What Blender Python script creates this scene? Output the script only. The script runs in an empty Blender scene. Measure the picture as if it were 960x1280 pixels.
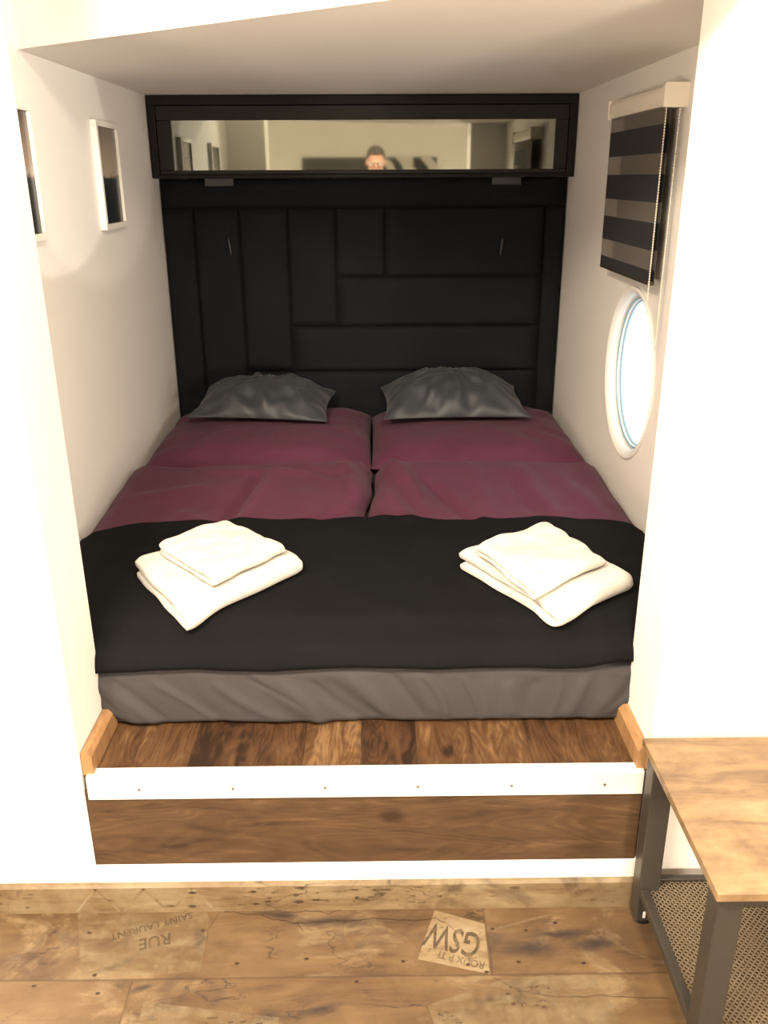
import bpy, bmesh, math, random
from mathutils import Vector, Matrix, noise
C = bpy.context.scene.collection
PI = math.pi
random.seed(4)

# ------------------------------------------------------------------ node helpers
class G:
    def __init__(s, name):
        s.m = bpy.data.materials.new(name); s.m.use_nodes = True
        s.t = s.m.node_tree; s.t.nodes.clear()
        s.out = s.t.nodes.new('ShaderNodeOutputMaterial')
        s._co = None
    def link(s, v, sock):
        if v is None: return
        if hasattr(v, 'is_output'): s.t.links.new(v, sock)
        else:
            try: sock.default_value = v
            except Exception: sock.default_value = (v[0], v[1], v[2], 1)
    def node(s, typ, ins=None, **kw):
        n = s.t.nodes.new(typ)
        for k, v in kw.items(): setattr(n, k, v)
        for k, v in (ins or {}).items(): s.link(v, n.inputs[k])
        return n
    @property
    def co(s):
        if s._co is None: s._co = s.node('ShaderNodeTexCoord').outputs['Object']
        return s._co
    def xyz(s, v=None):
        n = s.node('ShaderNodeSeparateXYZ', {0: v or s.co}); return n.outputs
    def vec(s, x, y, z): return s.node('ShaderNodeCombineXYZ', {0: x, 1: y, 2: z}).outputs[0]
    def ma(s, op, a, b=0.0, c=None):
        n = s.node('ShaderNodeMath', {0: a, 1: b}, operation=op)
        if c is not None: s.link(c, n.inputs[2])
        return n.outputs[0]
    def noise(s, v, scale=5, detail=4, rough=.55, dist=0.0):
        return s.node('ShaderNodeTexNoise', {'Vector': v, 'Scale': scale, 'Detail': detail, 'Roughness': rough, 'Distortion': dist}).outputs['Fac']
    def ramp(s, f, *stops):
        n = s.node('ShaderNodeValToRGB', {0: f}); e = n.color_ramp.elements
        while len(e) < len(stops): e.new(.5)
        for i, (p, c) in enumerate(stops):
            e[i].position = p; e[i].color = (c, c, c, 1) if isinstance(c, (int, float)) else (*c, 1)
        return n.outputs[0]
    def mix(s, f, a, b, mode='MIX'):
        n = s.node('ShaderNodeMix', data_type='RGBA', blend_type=mode)
        s.link(f, n.inputs[0]); s.link(a, n.inputs[6]); s.link(b, n.inputs[7])
        return n.outputs[2]
    def wn(s, v): return s.node('ShaderNodeTexWhiteNoise', {'Vector': v}, noise_dimensions='3D').outputs
    def bump(s, h, st=.3, d=.01): return s.node('ShaderNodeBump', {'Height': h, 'Strength': st, 'Distance': d}).outputs[0]
    def bsdf(s, col, rough=.6, normal=None, **kw):
        n = s.node('ShaderNodeBsdfPrincipled', {'Base Color': col, 'Roughness': rough})
        if normal is not None: s.link(normal, n.inputs['Normal'])
        for k, v in kw.items(): s.link(v, n.inputs[k.replace('_', ' ')])
        s.t.links.new(n.outputs[0], s.out.inputs[0]); return s.m

def sc3(k, *cs): return [tuple(min(.95, c[i]*k[i]) for i in range(3)) for c in cs]
def lin(r, g, b):
    f = lambda c: (c/255/12.92) if c/255 <= .04045 else ((c/255+.055)/1.055)**2.4
    return (f(r), f(g), f(b))

def mat_plain(name, col, rough=.5, scale=60, amt=.12, bump=.0, **kw):
    g = G(name); n = g.noise(g.co, scale, 4)
    c = g.mix(n, tuple(x*(1-amt) for x in col), tuple(min(1, x*(1+amt)) for x in col))
    return g.bsdf(c, rough, g.bump(n, bump, .004) if bump else None, **kw)

def mat_fabric(name, col, rough=.8, weave=900, amt=.2, sheen=.3, bump=.25, big=6, spec=.5):
    g = G(name); w = g.noise(g.co, weave, 2); b = g.noise(g.co, big, 4)
    c = g.mix(b, tuple(x*(1-amt) for x in col), tuple(min(1, x*(1+amt)) for x in col))
    return g.bsdf(c, rough, g.bump(w, bump, .002), Sheen_Weight=sheen, Sheen_Roughness=.5, Specular_IOR_Level=spec)

def mat_paint(name, col=(.80, .78, .75)):
    g = G(name); n = g.noise(g.co, 140, 3); b = g.noise(g.co, 2.2, 3)
    c = g.mix(b, tuple(x*.97 for x in col), col)
    return g.bsdf(c, .7, g.bump(n, .08, .002))

def mat_planks(name, axis, w, L, o_w, o_l, step, cols, joint=.6, rustic=False, rough=.45, gs=1.0, stains=()):
    """boards running along axis; w wide, L long; cols dark..light"""
    g = G(name); X = g.xyz()
    a, b = (X[0], X[1]) if axis == 'x' else ((X[1], X[0]) if axis == 'y' else (X[0], X[2]))
    r = g.ma('DIVIDE', g.ma('SUBTRACT', o_w, b), w); row = g.ma('FLOOR', r); fr = g.ma('FRACT', r)
    l = g.ma('DIVIDE', g.ma('ADD', g.ma('SUBTRACT', a, o_l), g.ma('MULTIPLY', row, step)), L)
    pid = g.ma('FLOOR', l); fl = g.ma('FRACT', l)
    rnd = g.wn(g.vec(row, pid, 3.7)); rv = rnd['Value']
    off = g.ma('MULTIPLY', rv, 37.0)
    v = g.vec(g.ma('ADD', g.ma('MULTIPLY', a, 1.0), off), g.ma('ADD', g.ma('MULTIPLY', b, 6.0), off), off)
    v2 = g.vec(g.ma('ADD', a, off), g.ma('ADD', g.ma('MULTIPLY', b, 1.6), off), off)
    grain = g.noise(v, 3.4*gs, 8, .58, 1.0)
    fine = g.noise(g.vec(g.ma('MULTIPLY', a, 2.0), g.ma('MULTIPLY', b, 60), off), 8*gs, 4, .6)
    blot = g.noise(v2, (4.5 if rustic else 3.2)*gs, 6, .66 if rustic else .6, .6)
    k_ = .40 if rustic else .62
    base = g.ma('ADD', g.ma('MULTIPLY', grain, k_), g.ma('MULTIPLY', blot, 1-k_))
    base = g.ma('ADD', base, g.ma('MULTIPLY', g.ma('SUBTRACT', rv, .5), .16))
    base = g.ma('ADD', base, g.ma('MULTIPLY', g.ma('SUBTRACT', fine, .5), .12))
    if not rustic:
        n0 = g.noise(g.vec(g.ma('ADD', g.ma('MULTIPLY', a, 1.1), off), g.ma('ADD', g.ma('MULTIPLY', b, 4.2), off), off), 1.9*gs, 2.5, .45, .5)
        ring = g.ma('SINE', g.ma('MULTIPLY', n0, 95.0))
        base = g.ma('ADD', base, g.ma('MULTIPLY', ring, .045))
        base = g.ma('ADD', base, g.ma('MULTIPLY', g.ma('SUBTRACT', rv, .5), .16))
        spot_ = g.node('ShaderNodeTexVoronoi', {'Vector': g.vec(a, g.ma('MULTIPLY', b, 1.6), off), 'Scale': 3.2*gs}).outputs['Distance']
        base = g.ma('SUBTRACT', base, g.ramp(spot_, (.05, .22), (.16, 0.0)))
    n = len(cols); ps = [.30 + .42*i/(n-1) for i in range(n)]
    col = g.ramp(base, *zip(ps, cols))
    if rustic:
        # old-wood cracks, nail holes and smudges
        wv = g.vec(g.ma('MULTIPLY', a, 1.0), g.ma('MULTIPLY', b, 2.6), off)
        dn = g.node('ShaderNodeTexNoise', {'Vector': wv, 'Scale': 9.0, 'Detail': 5.0}).outputs['Color']
        wv2 = g.node('ShaderNodeVectorMath', {0: wv, 1: g.node('ShaderNodeVectorMath', {0: dn, 'Scale': .35}, operation='SCALE').outputs[0]}, operation='ADD').outputs[0]
        vor = g.node('ShaderNodeTexVoronoi', {'Vector': wv2, 'Scale': 2.3}, feature='DISTANCE_TO_EDGE').outputs['Distance']
        crack = g.ma('MULTIPLY', g.ramp(vor, (.0, 1.0), (.018, 0.0)), g.ramp(g.noise(v2, 2.6, 2), (.53, 0.0), (.60, .75)))
        smud = g.ramp(g.noise(v2, 5.5, 5, .65, .8), (.555, 0.0), (.70, .70))
        pale = g.ramp(g.noise(g.vec(a, g.ma('MULTIPLY', b, 1.3), g.ma('ADD', off, 9.0)), 4.5, 6, .7, .5), (.53, 0.0), (.68, .6))
        knot = g.node('ShaderNodeTexVoronoi', {'Vector': g.vec(a, g.ma('MULTIPLY', b, 1.2), off), 'Scale': 6.0}).outputs['Distance']
        col = g.mix(pale, col, sc3((.34, .42, .56), lin(222, 178, 122))[0])
        col = g.mix(smud, col, sc3((.34, .42, .56), lin(92, 66, 46))[0])
        col = g.mix(g.ramp(knot, (.035, .8), (.06, 0.0)), col, sc3((.34, .42, .56), lin(66, 44, 30))[0])
        if stains:
            wob = g.node('ShaderNodeTexNoise', {'Vector': g.vec(a, g.ma('MULTIPLY', b, 1.8), 0.0), 'Scale': 16.0, 'Detail': 5.0}).outputs['Color']
            wx = g.xyz(wob); m_ = None
            for cx, cy, rx, ry, an in stains:
                dx = g.ma('SUBTRACT', g.ma('MULTIPLY_ADD', wx[0], .07, a), cx+.035); dy = g.ma('SUBTRACT', g.ma('MULTIPLY_ADD', wx[1], .030, b), cy+.015)
                p = g.ma('DIVIDE', g.ma('ADD', g.ma('MULTIPLY', dx, math.cos(an)), g.ma('MULTIPLY', dy, math.sin(an))), rx)
                q = g.ma('DIVIDE', g.ma('SUBTRACT', g.ma('MULTIPLY', dy, math.cos(an)), g.ma('MULTIPLY', dx, math.sin(an))), ry)
                d_ = g.ma('SQRT', g.ma('ADD', g.ma('MULTIPLY', p, p), g.ma('MULTIPLY', q, q)))
                m_ = d_ if m_ is None else g.ma('MINIMUM', m_, d_)
            col = g.mix(g.ramp(m_, (.15, .88), (1.35, 0.0)), col, sc3((.34, .42, .56), lin(66, 50, 42))[0])
        col = g.mix(crack, col, sc3((.34, .42, .56), lin(60, 42, 32))[0])
    e1 = g.ma('MULTIPLY', g.ma('MINIMUM', fr, g.ma('SUBTRACT', 1.0, fr)), w)
    e2 = g.ma('MULTIPLY', g.ma('MINIMUM', fl, g.ma('SUBTRACT', 1.0, fl)), L)
    jm = g.ramp(g.ma('MINIMUM', e1, e2), (.0, joint), (.0028, 0.0))
    col = g.mix(jm, col, lin(52, 36, 26))
    h = g.ma('SUBTRACT', g.ma('MULTIPLY', fine, .3), jm)
    return g.bsdf(col, rough, g.bump(h, .2, .002))

# ------------------------------------------------------------------ mesh helpers
def link(name, bm, mats, parent=None, smooth=False):
    me = bpy.data.meshes.new(name); bmesh.ops.recalc_face_normals(bm, faces=bm.faces); bm.to_mesh(me); bm.free()
    for m in (mats if isinstance(mats, (list, tuple)) else [mats]): me.materials.append(m)
    if smooth:
        for p in me.polygons: p.use_smooth = True
    o = bpy.data.objects.new(name, me); C.objects.link(o)
    if parent: o.parent = parent
    return o
def tag(o, label, cat, group=None):
    o['label'] = label; o['category'] = cat
    if group: o['group'] = group
    return o
def empty(name, loc, label, cat, group=None):
    o = bpy.data.objects.new(name, None); C.objects.link(o); o.location = loc; o.empty_display_size = .05
    return tag(o, label, cat, group)
def struct(name, bm, m, parent=None, smooth=False):
    o = link(name, bm, m, parent, smooth)
    if not parent: o['kind'] = 'structure'
    return o
def bx(bm, x0, x1, y0, y1, z0, z1, bev=0.0, seg=2, mi=0):
    t = bmesh.new()
    bmesh.ops.create_cube(t, size=1)
    for v in t.verts: v.co = Vector(((x0+x1)/2+v.co.x*(x1-x0), (y0+y1)/2+v.co.y*(y1-y0), (z0+z1)/2+v.co.z*(z1-z0)))
    if bev: bmesh.ops.bevel(t, geom=t.edges[:], offset=bev, segments=seg, profile=.5, affect='EDGES')
    merge(bm, t, mi); return bm
def merge(bm, t, mi=0, mat=None):
    mp = {v: bm.verts.new(mat @ v.co if mat else v.co) for v in t.verts}
    for f in t.faces:
        try: nf = bm.faces.new([mp[v] for v in f.verts]); nf.material_index = mi; nf.smooth = f.smooth
        except ValueError: pass
    t.free()
def box(*a, **k): return bx(bmesh.new(), *a, **k)
def prism(bm, pts, z0, z1):
    lo = [bm.verts.new((x, y, z0)) for x, y in pts]; hi = [bm.verts.new((x, y, z1)) for x, y in pts]
    bm.faces.new(lo[::-1]); bm.faces.new(hi)
    for i in range(len(pts)):
        j = (i+1) % len(pts); bm.faces.new((lo[i], lo[j], hi[j], hi[i]))
    return bm
def extrude_x(bm, prof, x0, x1):
    a = [bm.verts.new((x0, y, z)) for y, z in prof]; b = [bm.verts.new((x1, y, z)) for y, z in prof]
    bm.faces.new(a); bm.faces.new(b[::-1])
    for i in range(len(prof)):
        j = (i+1) % len(prof); bm.faces.new((a[i], b[i], b[j], a[j]))
    return bm
def extrude_y(bm, prof, y0, y1):
    a = [bm.verts.new((x, y0, z)) for x, z in prof]; b = [bm.verts.new((x, y1, z)) for x, z in prof]
    bm.faces.new(a); bm.faces.new(b[::-1])
    for i in range(len(prof)):
        j = (i+1) % len(prof); bm.faces.new((a[i], b[i], b[j], a[j]))
    return bm
def tube(bm, pts, r, n=8, closed=False):
    rings = []
    P = [Vector(p) for p in pts]
    for i, p in enumerate(P):
        d = (P[min(i+1, len(P)-1)] - P[max(i-1, 0)]).normalized()
        u = d.cross(Vector((0, 0, 1)) if abs(d.z) < .9 else Vector((1, 0, 0))).normalized(); w = d.cross(u)
        rings.append([bm.verts.new(p + (u*math.cos(2*PI*k/n) + w*math.sin(2*PI*k/n))*r) for k in range(n)])
    for a, b in zip(rings, rings[1:]):
        for k in range(n): bm.faces.new((a[k], a[(k+1) % n], b[(k+1) % n], b[k]))
    bm.faces.new(rings[0]); bm.faces.new(rings[-1][::-1])
    return bm
def lathe_x(bm, prof, cy, cz, n=72):
    """prof: (x, r) closed loop revolved about an axis along X"""
    rings = [[bm.verts.new((x, cy + r*math.cos(2*PI*k/n), cz + r*math.sin(2*PI*k/n))) for k in range(n)] for x, r in prof]
    for i in range(len(rings)):
        a, b = rings[i], rings[(i+1) % len(rings)]
        for k in range(n): bm.faces.new((a[k], a[(k+1) % n], b[(k+1) % n], b[k]))
    return bm
def slab(bm, xs, ys, top, bot):
    """closed cloth-like slab: top(x,y)->Vector, bot(x,y)->Vector on a grid"""
    A = [[bm.verts.new(top(x, y)) for x in xs] for y in ys]
    B = [[bm.verts.new(bot(x, y)) for x in xs] for y in ys]
    nx, ny = len(xs), len(ys)
    for j in range(ny-1):
        for i in range(nx-1):
            bm.faces.new((A[j][i], A[j][i+1], A[j+1][i+1], A[j+1][i]))
            bm.faces.new((B[j][i], B[j+1][i], B[j+1][i+1], B[j][i+1]))
    for i in range(nx-1):
        bm.faces.new((A[0][i+1], A[0][i], B[0][i], B[0][i+1])); bm.faces.new((A[-1][i], A[-1][i+1], B[-1][i+1], B[-1][i]))
    for j in range(ny-1):
        bm.faces.new((A[j][0], A[j+1][0], B[j+1][0], B[j][0])); bm.faces.new((A[j+1][-1], A[j][-1], B[j][-1], B[j+1][-1]))
    return bm
def lsp(a, b, n): return [a + (b-a)*i/(n-1) for i in range(n)]
def nz(x, y, z=0.0): return noise.noise(Vector((x, y, z)))
def sst(t): t = max(0., min(1., t)); return t*t*(3-2*t)
def crease(x, y, x0, y0, x1, y1, w, d, skew=0.0):
    """rounded ridge (d>0) or valley (d<0) along a segment, fading at its ends"""
    dx, dy = x1-x0, y1-y0; L = math.hypot(dx, dy)
    t = ((x-x0)*dx + (y-y0)*dy)/L/L; s = ((x-x0)*dy - (y-y0)*dx)/L
    s += skew*math.sin(t*PI)
    e = sst((t+.12)/.3)*sst((1.12-t)/.3)
    return d*math.exp(-(s/w)**2)*e

# ------------------------------------------------------------------ materials
M = {}
M['wall'] = mat_paint('white_wall_paint', (.80, .775, .74))
M['ceil'] = mat_paint('white_ceiling_paint', (.78, .75, .71))
RUST = sc3((.275, .335, .43), lin(92, 62, 38), lin(150, 106, 64), lin(178, 130, 80), lin(200, 154, 102))
OAK = sc3((.40, .48, .62), lin(62, 38, 20), lin(104, 66, 37), lin(130, 87, 50), lin(172, 124, 76))
M['floor'] = mat_planks('rustic_printed_planks', 'x', .195, 1.2, 1.5885, .24, .765, RUST, rustic=True, stains=((-.575, 1.425, .06, .012, .25), (-.535, 1.446, .030, .012, .7), (-.51, 1.375, .04, .014, .3), (-.23, 1.30, .05, .018, .2), (-.12, 1.315, .05, .016, .3), (-.12, 1.545, .14, .022, -.02), (-.23, 1.565, .07, .018, -.2),
    (.33, 1.46, .08, .028, 0), (.47, 1.47, .06, .022, .1), (.29, 1.355, .016, .040, 0), (.40, 1.50, .10, .014, .1), (-.40, 1.50, .012, .06, .2), (.17, 1.535, .05, .018, -.3)))
M['base'] = mat_planks('rustic_skirting_wood', 'z', 5.0, 9.0, 4.0, -4.0, 0, sc3((.33, .46, .66), lin(110, 72, 42), lin(172, 122, 74), lin(206, 158, 104), lin(226, 184, 130)), rustic=True)
M['deck'] = mat_planks('brown_laminate_deck', 'y', .128, 1.3, .60, 1.2, .47, OAK, joint=.35, gs=1.6)
M['riser'] = mat_planks('brown_laminate_riser', 'z', 4.0, 9.0, 2.0, -4.0, 0, sc3((.36, .45, .60), lin(78, 49, 28), lin(108, 72, 42), lin(126, 86, 51), lin(156, 111, 68)), gs=1.3)
M['skirt'] = mat_planks('oak_skirting', 'y', 3.0, 9.0, 2.0, -3.0, 0, sc3((.85, 1.12, 1.5), lin(128, 82, 46), lin(158, 106, 62), lin(176, 122, 74)), gs=2.0)
M['alu'] = mat_plain('white_nosing_metal', (.78, .76, .71), .35, 200, .04, Metallic=.15)
M['screw'] = mat_plain('screw_steel', (.28, .26, .24), .4, 200, .1, Metallic=.8)
M['whitetrim'] = mat_plain('white_trim_paint', (.82, .79, .73), .5, 80, .04)
M['head'] = mat_fabric('black_upholstery', (.0088, .0102, .0126), .85, 700, .3, .0, .3, spec=.12)
M['cab'] = mat_plain('dark_cabinet_wood', (.0075, .0066, .006), .6, 40, .35, .1, Specular_IOR_Level=.2)
M['cabin'] = mat_plain('dark_cabinet_frame', (.013, .0117, .0108), .55, 40, .3, .1, Specular_IOR_Level=.25)
M['steel'] = mat_plain('dark_grey_metal', (.045, .045, .047), .4, 100, .2, Metallic=.6)
M['purple'] = mat_fabric('plum_bed_linen', (.088, .0235, .047), .75, 800, .12, .05, .2, spec=.15)
M['cushion'] = mat_fabric('charcoal_satin', (.030, .034, .040), .45, 900, .1, .1, .12, spec=.35)
M['sheet'] = mat_fabric('grey_fitted_sheet', (.040, .0365, .039), .8, 900, .08, .05, .2, spec=.2)
M['runner'] = mat_fabric('black_blanket', (.0054, .0056, .0060), .95, 500, .25, .0, .4, spec=.10)
M['towel'] = mat_fabric('white_terry', (.60, .575, .525), .9, 420, .03, .2, .9)
M['blackmetal'] = mat_plain('black_powder_coat', (.046, .040, .033), .42, 150, .2, Metallic=.3)
M['mesh'] = mat_plain('steel_mesh', (.34, .285, .20), .38, 150, .2, Metallic=.6)
M['foot'] = mat_plain('black_plastic', (.012, .012, .012), .4, 100, .1)
M['glide'] = mat_plain('pale_plastic', (.7, .68, .64), .4, 100, .05)
M['frame'] = mat_plain('white_frame_paint', (.80, .77, .72), .4, 90, .04)
M['blindwhite'] = mat_plain('white_blind_plastic', (.80, .74, .64), .4, 90, .03)
M['pvc'] = mat_plain('white_pvc', (.82, .82, .82), .35, 90, .03)
M['gasket'] = mat_plain('grey_blue_gasket', (.22, .33, .38), .4, 90, .1)

def mat_table():
    g = G('rustic_brown_board'); X = g.xyz()
    v = g.vec(g.ma('MULTIPLY', X[0], 1.0), g.ma('MULTIPLY', X[1], 4.5), X[2])
    a = g.noise(v, 4.5, 8, .62, .8); b = g.noise(g.vec(X[0], g.ma('MULTIPLY', X[1], 1.6), 4.0), 5.0, 6, .65, .6)
    f = g.ma('ADD', g.ma('MULTIPLY', a, .5), g.ma('MULTIPLY', b, .5))
    c = g.ramp(f, *zip((.30, .44, .56, .72), sc3((.47, .62, .84), lin(92, 66, 44), lin(140, 97, 60), lin(180, 130, 80), lin(212, 164, 108))))
    return g.bsdf(c, .38, g.bump(a, .1, .002))
M['table'] = mat_table()
def mat_mirror():
    g = G('tinted_reflective_glass')
    n = g.noise(g.co, 3, 2)
    return g.bsdf(g.mix(n, (.34, .355, .30), (.37, .385, .33)), .035, None, Metallic=1.0)
M['mirror'] = mat_mirror()
def mat_photo():
    g = G('evening_photo_print'); X = g.xyz()
    w = g.ma('ADD', X[2], g.ma('MULTIPLY', g.noise(g.co, 14, 4), .05))
    sky = g.ramp(g.ma('DIVIDE', g.ma('SUBTRACT', X[2], 1.44), .30), (.45, lin(176, 160, 150)), (.62, lin(140, 122, 110)), (1.0, lin(84, 74, 66)))
    sea = g.mix(g.noise(g.co, 30, 4), (.004, .005, .007), (.022, .030, .034))
    return g.bsdf(g.mix(g.ramp(g.ma('SUBTRACT', w, 1.60), (.018, 0.0), (.03, 1.0)), sea, sky), .25)
M['photo'] = mat_photo()
def mat_zebra(k):
    g = G('zebra_blind_fabric'); X = g.xyz()
    s = g.ma('FRACT', g.ma('DIVIDE', g.ma('SUBTRACT', X[2], 1.2775 + k), .1235))
    dark = g.ramp(s, (.0, 1.0), (.56, 1.0), (.575, 0.0), (.985, 0.0), (1.0, 1.0))
    w = g.noise(g.co, 500, 2)
    bd = g.node('ShaderNodeBsdfPrincipled', {'Base Color': g.mix(w, (.010, .010, .013), (.018, .018, .022)), 'Roughness': .8})
    sh = g.node('ShaderNodeBsdfPrincipled', {'Base Color': (.16, .145, .13, 1), 'Roughness': .8})
    tr = g.node('ShaderNodeBsdfTransparent', {0: (.9, .88, .85, 1)})
    m1 = g.node('ShaderNodeMixShader', {0: .45, 1: sh.outputs[0], 2: tr.outputs[0]})
    m2 = g.node('ShaderNodeMixShader', {0: dark, 1: m1.outputs[0], 2: bd.outputs[0]})
    g.t.links.new(m2.outputs[0], g.out.inputs[0]); return g.m
M['zebra'] = mat_zebra(0.0)
def mat_glass():
    g = G('window_glass')
    n = g.noise(g.co, 4, 2)
    tr = g.node('ShaderNodeBsdfTransparent', {0: g.mix(n, (.93, .96, .96), (.95, .97, .97))})
    gl = g.node('ShaderNodeBsdfGlossy', {'Roughness': .02})
    m = g.node('ShaderNodeMixShader', {0: .06, 1: tr.outputs[0], 2: gl.outputs[0]})
    g.t.links.new(m.outputs[0], g.out.inputs[0]); return g.m
M['glass'] = mat_glass()

# ------------------------------------------------------------------ the setting
CZ = 1.893; PZ = .372; RZ = 2.5          # alcove ceiling, platform, room ceiling
XL, XR, YB = -.885, .805, 3.9            # alcove walls
JL, JR, YF, YJ = -.645, .59, 1.588, 1.775  # opening jambs, front face, back of the pier

def text_mesh(s, size, sx=1.0, bold=0.0):
    cu = bpy.data.curves.new('t', 'FONT'); cu.body = s; cu.size = size; cu.resolution_u = 3; cu.offset = bold
    o = bpy.data.objects.new('t', cu); C.objects.link(o)
    dg = bpy.context.evaluated_depsgraph_get(); me = o.evaluated_get(dg).to_mesh()
    t = bmesh.new(); t.from_mesh(me)
    for v in t.verts: v.co.x *= sx
    o.evaluated_get(dg).to_mesh_clear(); bpy.data.objects.remove(o); bpy.data.curves.remove(cu)
    return t
def mat_patch():
    g = G('pale_printed_patch'); X = g.xyz()
    a = g.noise(g.vec(X[0], g.ma('MULTIPLY', X[1], 4.0), 1.0), 9, 6, .6, .6); b = g.noise(g.co, 13, 4)
    c = g.ramp(g.ma('ADD', g.ma('MULTIPLY', a, .6), g.ma('MULTIPLY', b, .4)), *zip((.36, .5, .64), sc3((.36, .43, .55), lin(168, 124, 78), lin(206, 166, 114), lin(226, 192, 140))))
    return g, c
def mat_worn(name, rgb, lo, hi, opac):
    g, c = mat_patch(); g.m.name = name
    if rgb: c = g.mix(.5, c, rgb) if False else rgb
    d = g.node('ShaderNodeBsdfPrincipled', {'Base Color': c if hasattr(c, 'is_output') else (*c, 1), 'Roughness': .5})
    tr = g.node('ShaderNodeBsdfTransparent')
    f = g.ramp(g.noise(g.co, 38, 5, .65), (lo, 0.0), (hi, opac))
    m = g.node('ShaderNodeMixShader', {0: f, 1: tr.outputs[0], 2: d.outputs[0]})
    g.t.links.new(m.outputs[0], g.out.inputs[0]); return g.m
M['patch'] = mat_worn('pale_printed_patch', None, .20, .42, .85)
M['patch2'] = mat_worn('faint_printed_patch', None, .24, .60, .48)
M['ink'] = mat_worn('faded_stencil_ink', sc3((.34, .42, .56), lin(112, 82, 58))[0], .24, .52, .62)
M['ink2'] = mat_worn('faint_stencil_ink', sc3((.34, .42, .56), lin(112, 80, 56))[0], .22, .52, .42)
def mat_stain():
    g = G('dark_wood_stain')
    d = g.node('ShaderNodeBsdfPrincipled', {'Base Color': (*sc3((.34, .42, .56), lin(70, 50, 38))[0], 1), 'Roughness': .5}); tr = g.node('ShaderNodeBsdfTransparent')
    X = g.xyz(); f = g.ramp(g.noise(g.vec(X[0], g.ma('MULTIPLY', X[1], 2.2), 2.0), 22, 6, .7, .8), (.36, 0.0), (.68, .60))
    m = g.node('ShaderNodeMixShader', {0: f, 1: tr.outputs[0], 2: d.outputs[0]}); g.t.links.new(m.outputs[0], g.out.inputs[0]); return g.m
M['stain'] = mat_stain()
M['crack'] = mat_worn('dark_wood_crack', lin(50, 34, 28), .25, .42, .9)

def build_floor():
    bm = box(-1.95, 1.85, -1.75, YF, -.08, 0)
    def poly(pts, mi, z=.0004):
        f = bm.faces.new([bm.verts.new((x, y, z)) for x, y in pts]); f.material_index = mi
    poly([(.082, 1.436), (.234, 1.395), (.239, 1.53), (.128, 1.572)], 1)
    poly([(.098, 1.323), (.28, 1.388), (.453, 1.388), (.50, 1.23), (.12, 1.215)], 2)
    poly([(-.703, 1.584), (-.635, 1.396), (-.386, 1.41), (-.39, 1.551), (-.409, 1.585)], 2)
    poly([(-.489, 1.339), (-.204, 1.298), (-.215, 1.22), (-.488, 1.22)], 2)
    def blob(cx, cy, rx, ry, ang=0.0, mi=6, z=.0002):
        n = 26; P = []
        for k in range(n):
            a = 2*PI*k/n; r = 1 + .55*nz(math.cos(a)*2+cx*30, math.sin(a)*2+cy*30)
            x, y = rx*r*math.cos(a), ry*r*math.sin(a); P.append((cx+x*math.cos(ang)-y*math.sin(ang), cy+x*math.sin(ang)+y*math.cos(ang)))
        poly(P, mi, z)
    for cx, cy in ((-.656, 1.518), (-.61, 1.405), (-.40, 1.52), (-.31, 1.43), (-.16, 1.44), (.05, 1.43), (.255, 1.515), (.33, 1.51), (.30, 1.425), (-.73, 1.38), (-.59, 1.36), (.19, 1.42), (.228, 1.40), (.44, 1.42), (-.05, 1.38), (.40, 1.53)):
        blob(cx, cy, .005, .0035, 0, 7, .0010)          # nail holes
    poly([(.262, 1.520), (.42, 1.565), (.421, 1.560), (.263, 1.512)], 2, .0003)
    def txt(s, size, sx, x, y, ang, mi, bold, z=.0008):
        t = text_mesh(s, size, sx, bold)
        merge(bm, t, mi, Matrix.Translation((x, y, z)) @ Matrix.Rotation(math.radians(ang), 4, 'Z'))
    txt('GSW', .096, .58, .232, 1.497, 161.5, 3, .0012)
    txt('ROUX P TI', .027, .80, .228, 1.424, 161.5, 4, .0006)
    txt('RUE', .044, .9, -.470, 1.515, 194, 4, .0006)
    txt('SAINT LAURENT', .027, .92, -.435, 1.575, 200, 4, .0004)
    rr = random.Random(8)
    for cx, cy in ((.285, 1.352), (.335, 1.358), (.29, 1.318), (.34, 1.322), (.135, 1.30), (.14, 1.275), (-.30, 1.283), (-.26, 1.278), (-.34, 1.288)):
        for k in range(5):                   # worn-off stamp marks, no longer letters
            x, y = cx+rr.uniform(-.02, .02), cy+rr.uniform(-.012, .012); a, b = rr.uniform(.002, .007), rr.uniform(.001, .004)
            poly([(x-a, y-b), (x+a, y-b*.6), (x+a*.8, y+b), (x-a*.9, y+b*.8)], 4, .0008)
    # long open cracks of the old boards
    def crackline(pts, w):
        for (x0, y0), (x1, y1) in zip(pts, pts[1:]):
            n = 7; prev = None
            for k in range(n+1):
                t = k/n; x = x0+(x1-x0)*t; y = y0+(y1-y0)*t + .006*nz(x*40, y0*40)
                ww = w*(.5+.7*abs(nz(x*25, 3)))
                a, b = bm.verts.new((x, y+ww, .0006)), bm.verts.new((x, y-ww, .0006))
                if prev: bm.faces.new((prev[0], a, b, prev[1])).material_index = 5
                prev = (a, b)
    crackline([(-.36, 1.575), (-.287, 1.565), (-.23, 1.548), (-.191, 1.537), (-.1, 1.541), (-.008, 1.55), (.083, 1.54), (.128, 1.55), (.150, 1.535), (.172, 1.510)], .0016)
    crackline([(-.225, 1.585), (-.215, 1.568), (-.15, 1.574), (-.12, 1.566), (-.085, 1.578)], .0010)
    crackline([(-.19, 1.537), (-.172, 1.515)], .0014)
    crackline([(.24, 1.385), (.30, 1.352), (.37, 1.335), (.46, 1.338), (.60, 1.33)], .0012)
    crackline([(-.37, 1.575), (-.392, 1.52), (-.41, 1.43)], .0014)
    return struct('floor', bm, [M['floor'], M['patch'], M['patch2'], M['ink'], M['ink2'], M['crack'], M['stain'], M['crack']])
build_floor()

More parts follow.
